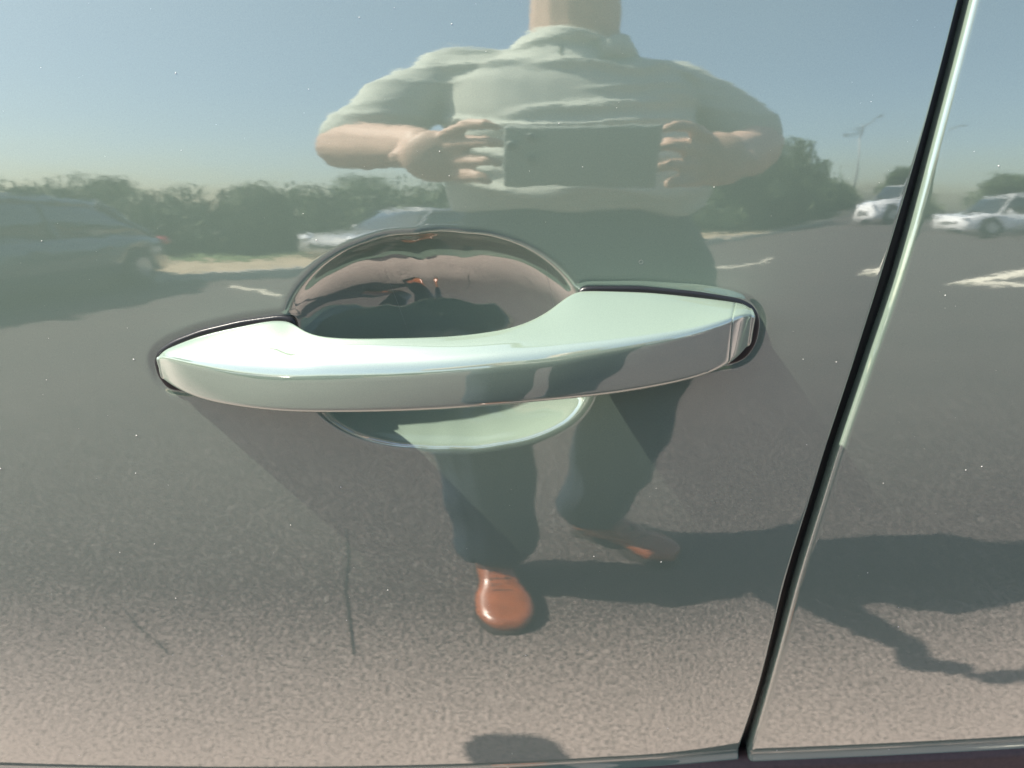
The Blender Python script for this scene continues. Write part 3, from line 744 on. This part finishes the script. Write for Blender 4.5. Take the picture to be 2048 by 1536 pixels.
def polar(az, dist): return (dist * math.sin(R(az)), -dist * math.cos(R(az)))
other_car('parked_suv', (16.3, -20.6), R(-3), 4.8, 1.78, 1.9, WHITEP, 'white sport utility car standing side-on at the right of the car park', True)
other_car('parked_sedan', (-4.65, -5.0), R(-90), 4.4, 1.22, 1.7, BLUEP, 'low dark blue sedan parked closest, casting its shadow on the asphalt at left')
vp = KP + KD * 4.3 + KN * 1.15
other_car('parked_sedan', (vp.x, vp.y), math.atan2(KD.y, KD.x), 4.2, 1.18, 1.7, PALEP, 'pale grey sedan standing on the verge before the shrubs at left')
other_car('parked_hatchback', (9.2, -29.0), R(20), 4.0, 1.45, 1.7, GREYP, 'small grey-blue hatchback far off on the kerb side, behind the photographer')

# ------------------------------------------------------------------ lamp post
ax_, ay_ = polar(32.4, 62)
lp = empty('street_lamp', (ax_, ay_, 0)); tag(lp, 'tall grey double-armed street lamp rising above the distant shrubs', 'street lamp')
STEEL = simple('galvanised_steel', (0.30, 0.31, 0.32), 0.5, metal=0.4)
bm = bmesh.new(); add_cyl(bm, (0, 0, 5.0), 0.13, 10.0, 'Z', 16, 0.09); from_bm('pole', bm, STEEL, lp)
for s, dz in ((-1, -0.5), (1, 1.0)):
    bm = bmesh.new(); limb(bm, (0, 0, 9.6), (s * 2.2, 0.3, 9.8 + dz), 0.07, 0.055, 10); ar = from_bm('arm', bm, STEEL, lp)
    bm = bmesh.new(); ball(bm, (s * 2.5, 0.3, 9.8 + dz), (0.5, 0.18, 0.09)); from_bm('lamp_head', bm, STEEL, ar)

# ------------------------------------------------------------------ shrubs and trees
LEAF, t, p = mat('leaf'); N = t.nodes
oi = N.new('ShaderNodeTexCoord'); nz = N.new('ShaderNodeTexNoise'); nz.inputs['Scale'].default_value = 1.6; nz.inputs['Detail'].default_value = 3
rl = N.new('ShaderNodeValToRGB'); rl.color_ramp.elements[0].color = (0.045, 0.075, 0.03, 1); rl.color_ramp.elements[0].position = .35; rl.color_ramp.elements[1].color = (0.10, 0.14, 0.05, 1); rl.color_ramp.elements[1].position = .65
t.links.new(oi.outputs['Object'], nz.inputs['Vector']); t.links.new(nz.outputs[0], rl.inputs[0]); t.links.new(rl.outputs[0], p.inputs['Base Color']); p.inputs['Roughness'].default_value = 0.6
BARK = simple('bark', (0.10, 0.075, 0.05), 0.9, noise=0.3, nscale=8)
def crown_mesh(name, n, seed, trunk=0.0):
    """unit crown: radius about 1, built from leaf-sized faces in uneven clumps"""
    g = np.random.default_rng(seed); K_ = 26; cl = g.normal(size=(K_, 3)); cl /= np.linalg.norm(cl, axis=1)[:, None]; cl *= g.uniform(.25, .85, (K_, 1)); cl[:, 2] = np.abs(cl[:, 2]) * 0.9 + 0.05 if not trunk else cl[:, 2]
    V = []; Fc = []
    for i in range(n):
        c = cl[g.integers(K_)]; q = g.normal(size=3); q /= np.linalg.norm(q); q *= g.uniform(.5, 1) ** .5 * g.uniform(.26, .42)
        c = c + q; s = g.uniform(.024, .052); a = g.normal(size=3); a /= np.linalg.norm(a); b = np.cross(a, g.normal(size=3)); b /= np.linalg.norm(b)
        k = len(V); V += [c - a * s, c - b * s * .55, c + a * s, c + b * s * .55]; Fc.append((k, k + 1, k + 2, k + 3))
    me = bpy.data.meshes.new(name); me.from_pydata([tuple(v) for v in V], [], Fc); me.update(); me.materials.append(LEAF)
    return me
CM = [crown_mesh('foliage', 9000, 11 + i) for i in range(3)]; TM = [crown_mesh('crown', 9000, 31 + i, 1) for i in range(2)]
def plant(kind, x, y, rx, h, label, i):
    root = empty(kind, (x, y, 0.1), random.uniform(0, 6)); tag(root, label, 'shrub' if kind == 'shrub' else 'tree', 'shrubs along the verge' if kind == 'shrub' else 'trees behind the verge')
    if kind == 'shrub':
        o = bpy.data.objects.new('foliage', CM[i % 3]); C.objects.link(o); o.parent = root; o.scale = (rx, rx, h / 1.2)
        hh = 0.3 * h
    else:
        o = bpy.data.objects.new('crown', TM[i % 2]); C.objects.link(o); o.parent = root; o.location = (0, 0, h * .58); o.scale = (rx, rx, h * .40)
        hh = h * .5
    bm = bmesh.new()
    limb(bm, (0, 0, -0.1), (0.04 * h, 0, hh), 0.03 * h, 0.02 * h, 8)
    for a in range(4): limb(bm, (0.03 * h, 0, hh * .7), (math.cos(a * 1.6) * rx * .5, math.sin(a * 1.6) * rx * .5, hh * 1.4), 0.013 * h, 0.006 * h, 6)
    from_bm('trunk', bm, BARK, root)
al = -14.0; i = 0
while al < 62:
    p0 = KP + KD * al + KN * random.uniform(3.6, 4.4); dist = math.hypot(p0.x, p0.y)
    az = math.degrees(math.atan2(p0.x, -p0.y))
    el = float(np.interp(az, [-60, -38, -28, -20, 0, 20, 24, 28, 36, 60], [3.3, 3.4, 3.9, 4.4, 4.6, 5.2, 5.4, 4.2, 4.1, 4.1])) + random.uniform(-.25, .3)
    h = 1.1 + dist * math.tan(R(el)); rx = h * 0.62
    lab = 'dense green shrub in the row along the dry verge'
    if az < -38: lab = 'dense green shrub at the left end of the row, behind the dark blue sedan'
    elif az < -18: lab = 'dense green shrub behind the bare verge strip, between dark sedan and pale grey sedan'
    elif az < 20: lab = 'dense green shrub in the part of the row hidden mostly behind the photographer'
    elif az < 30: lab = 'dense green shrub between the photographer and the white sport utility car'
    else: lab = 'dense green shrub in the row behind the white sport utility car'
    plant('shrub', p0.x, p0.y, rx, h * 1.0, lab, i); i += 1; al += rx * 0.75
for az, dist, h, rx in ((23, 30, 5.2, 2.4), (20, 27, 5.0, 2.6), (26, 34, 4.6, 2.2), (-33, 24, 2.6, 1.8), (-12, 30, 3.6, 2.4), (5, 34, 4.2, 2.6), (38, 52, 4.8, 3.0), (44, 52, 4.6, 3.0), (50, 50, 4.8, 3.2)):
    x, y = polar(az, dist); plant('tree', x, y, rx, h, 'rounded green tree behind the shrub row, ' + ('left of' if az < 0 else 'right of' if az > 30 else 'directly behind') + ' the photographer', int(az) % 2)
print('tris', sum(len(o.data.polygons) * 2 for o in sc.objects if o.type == 'MESH'))
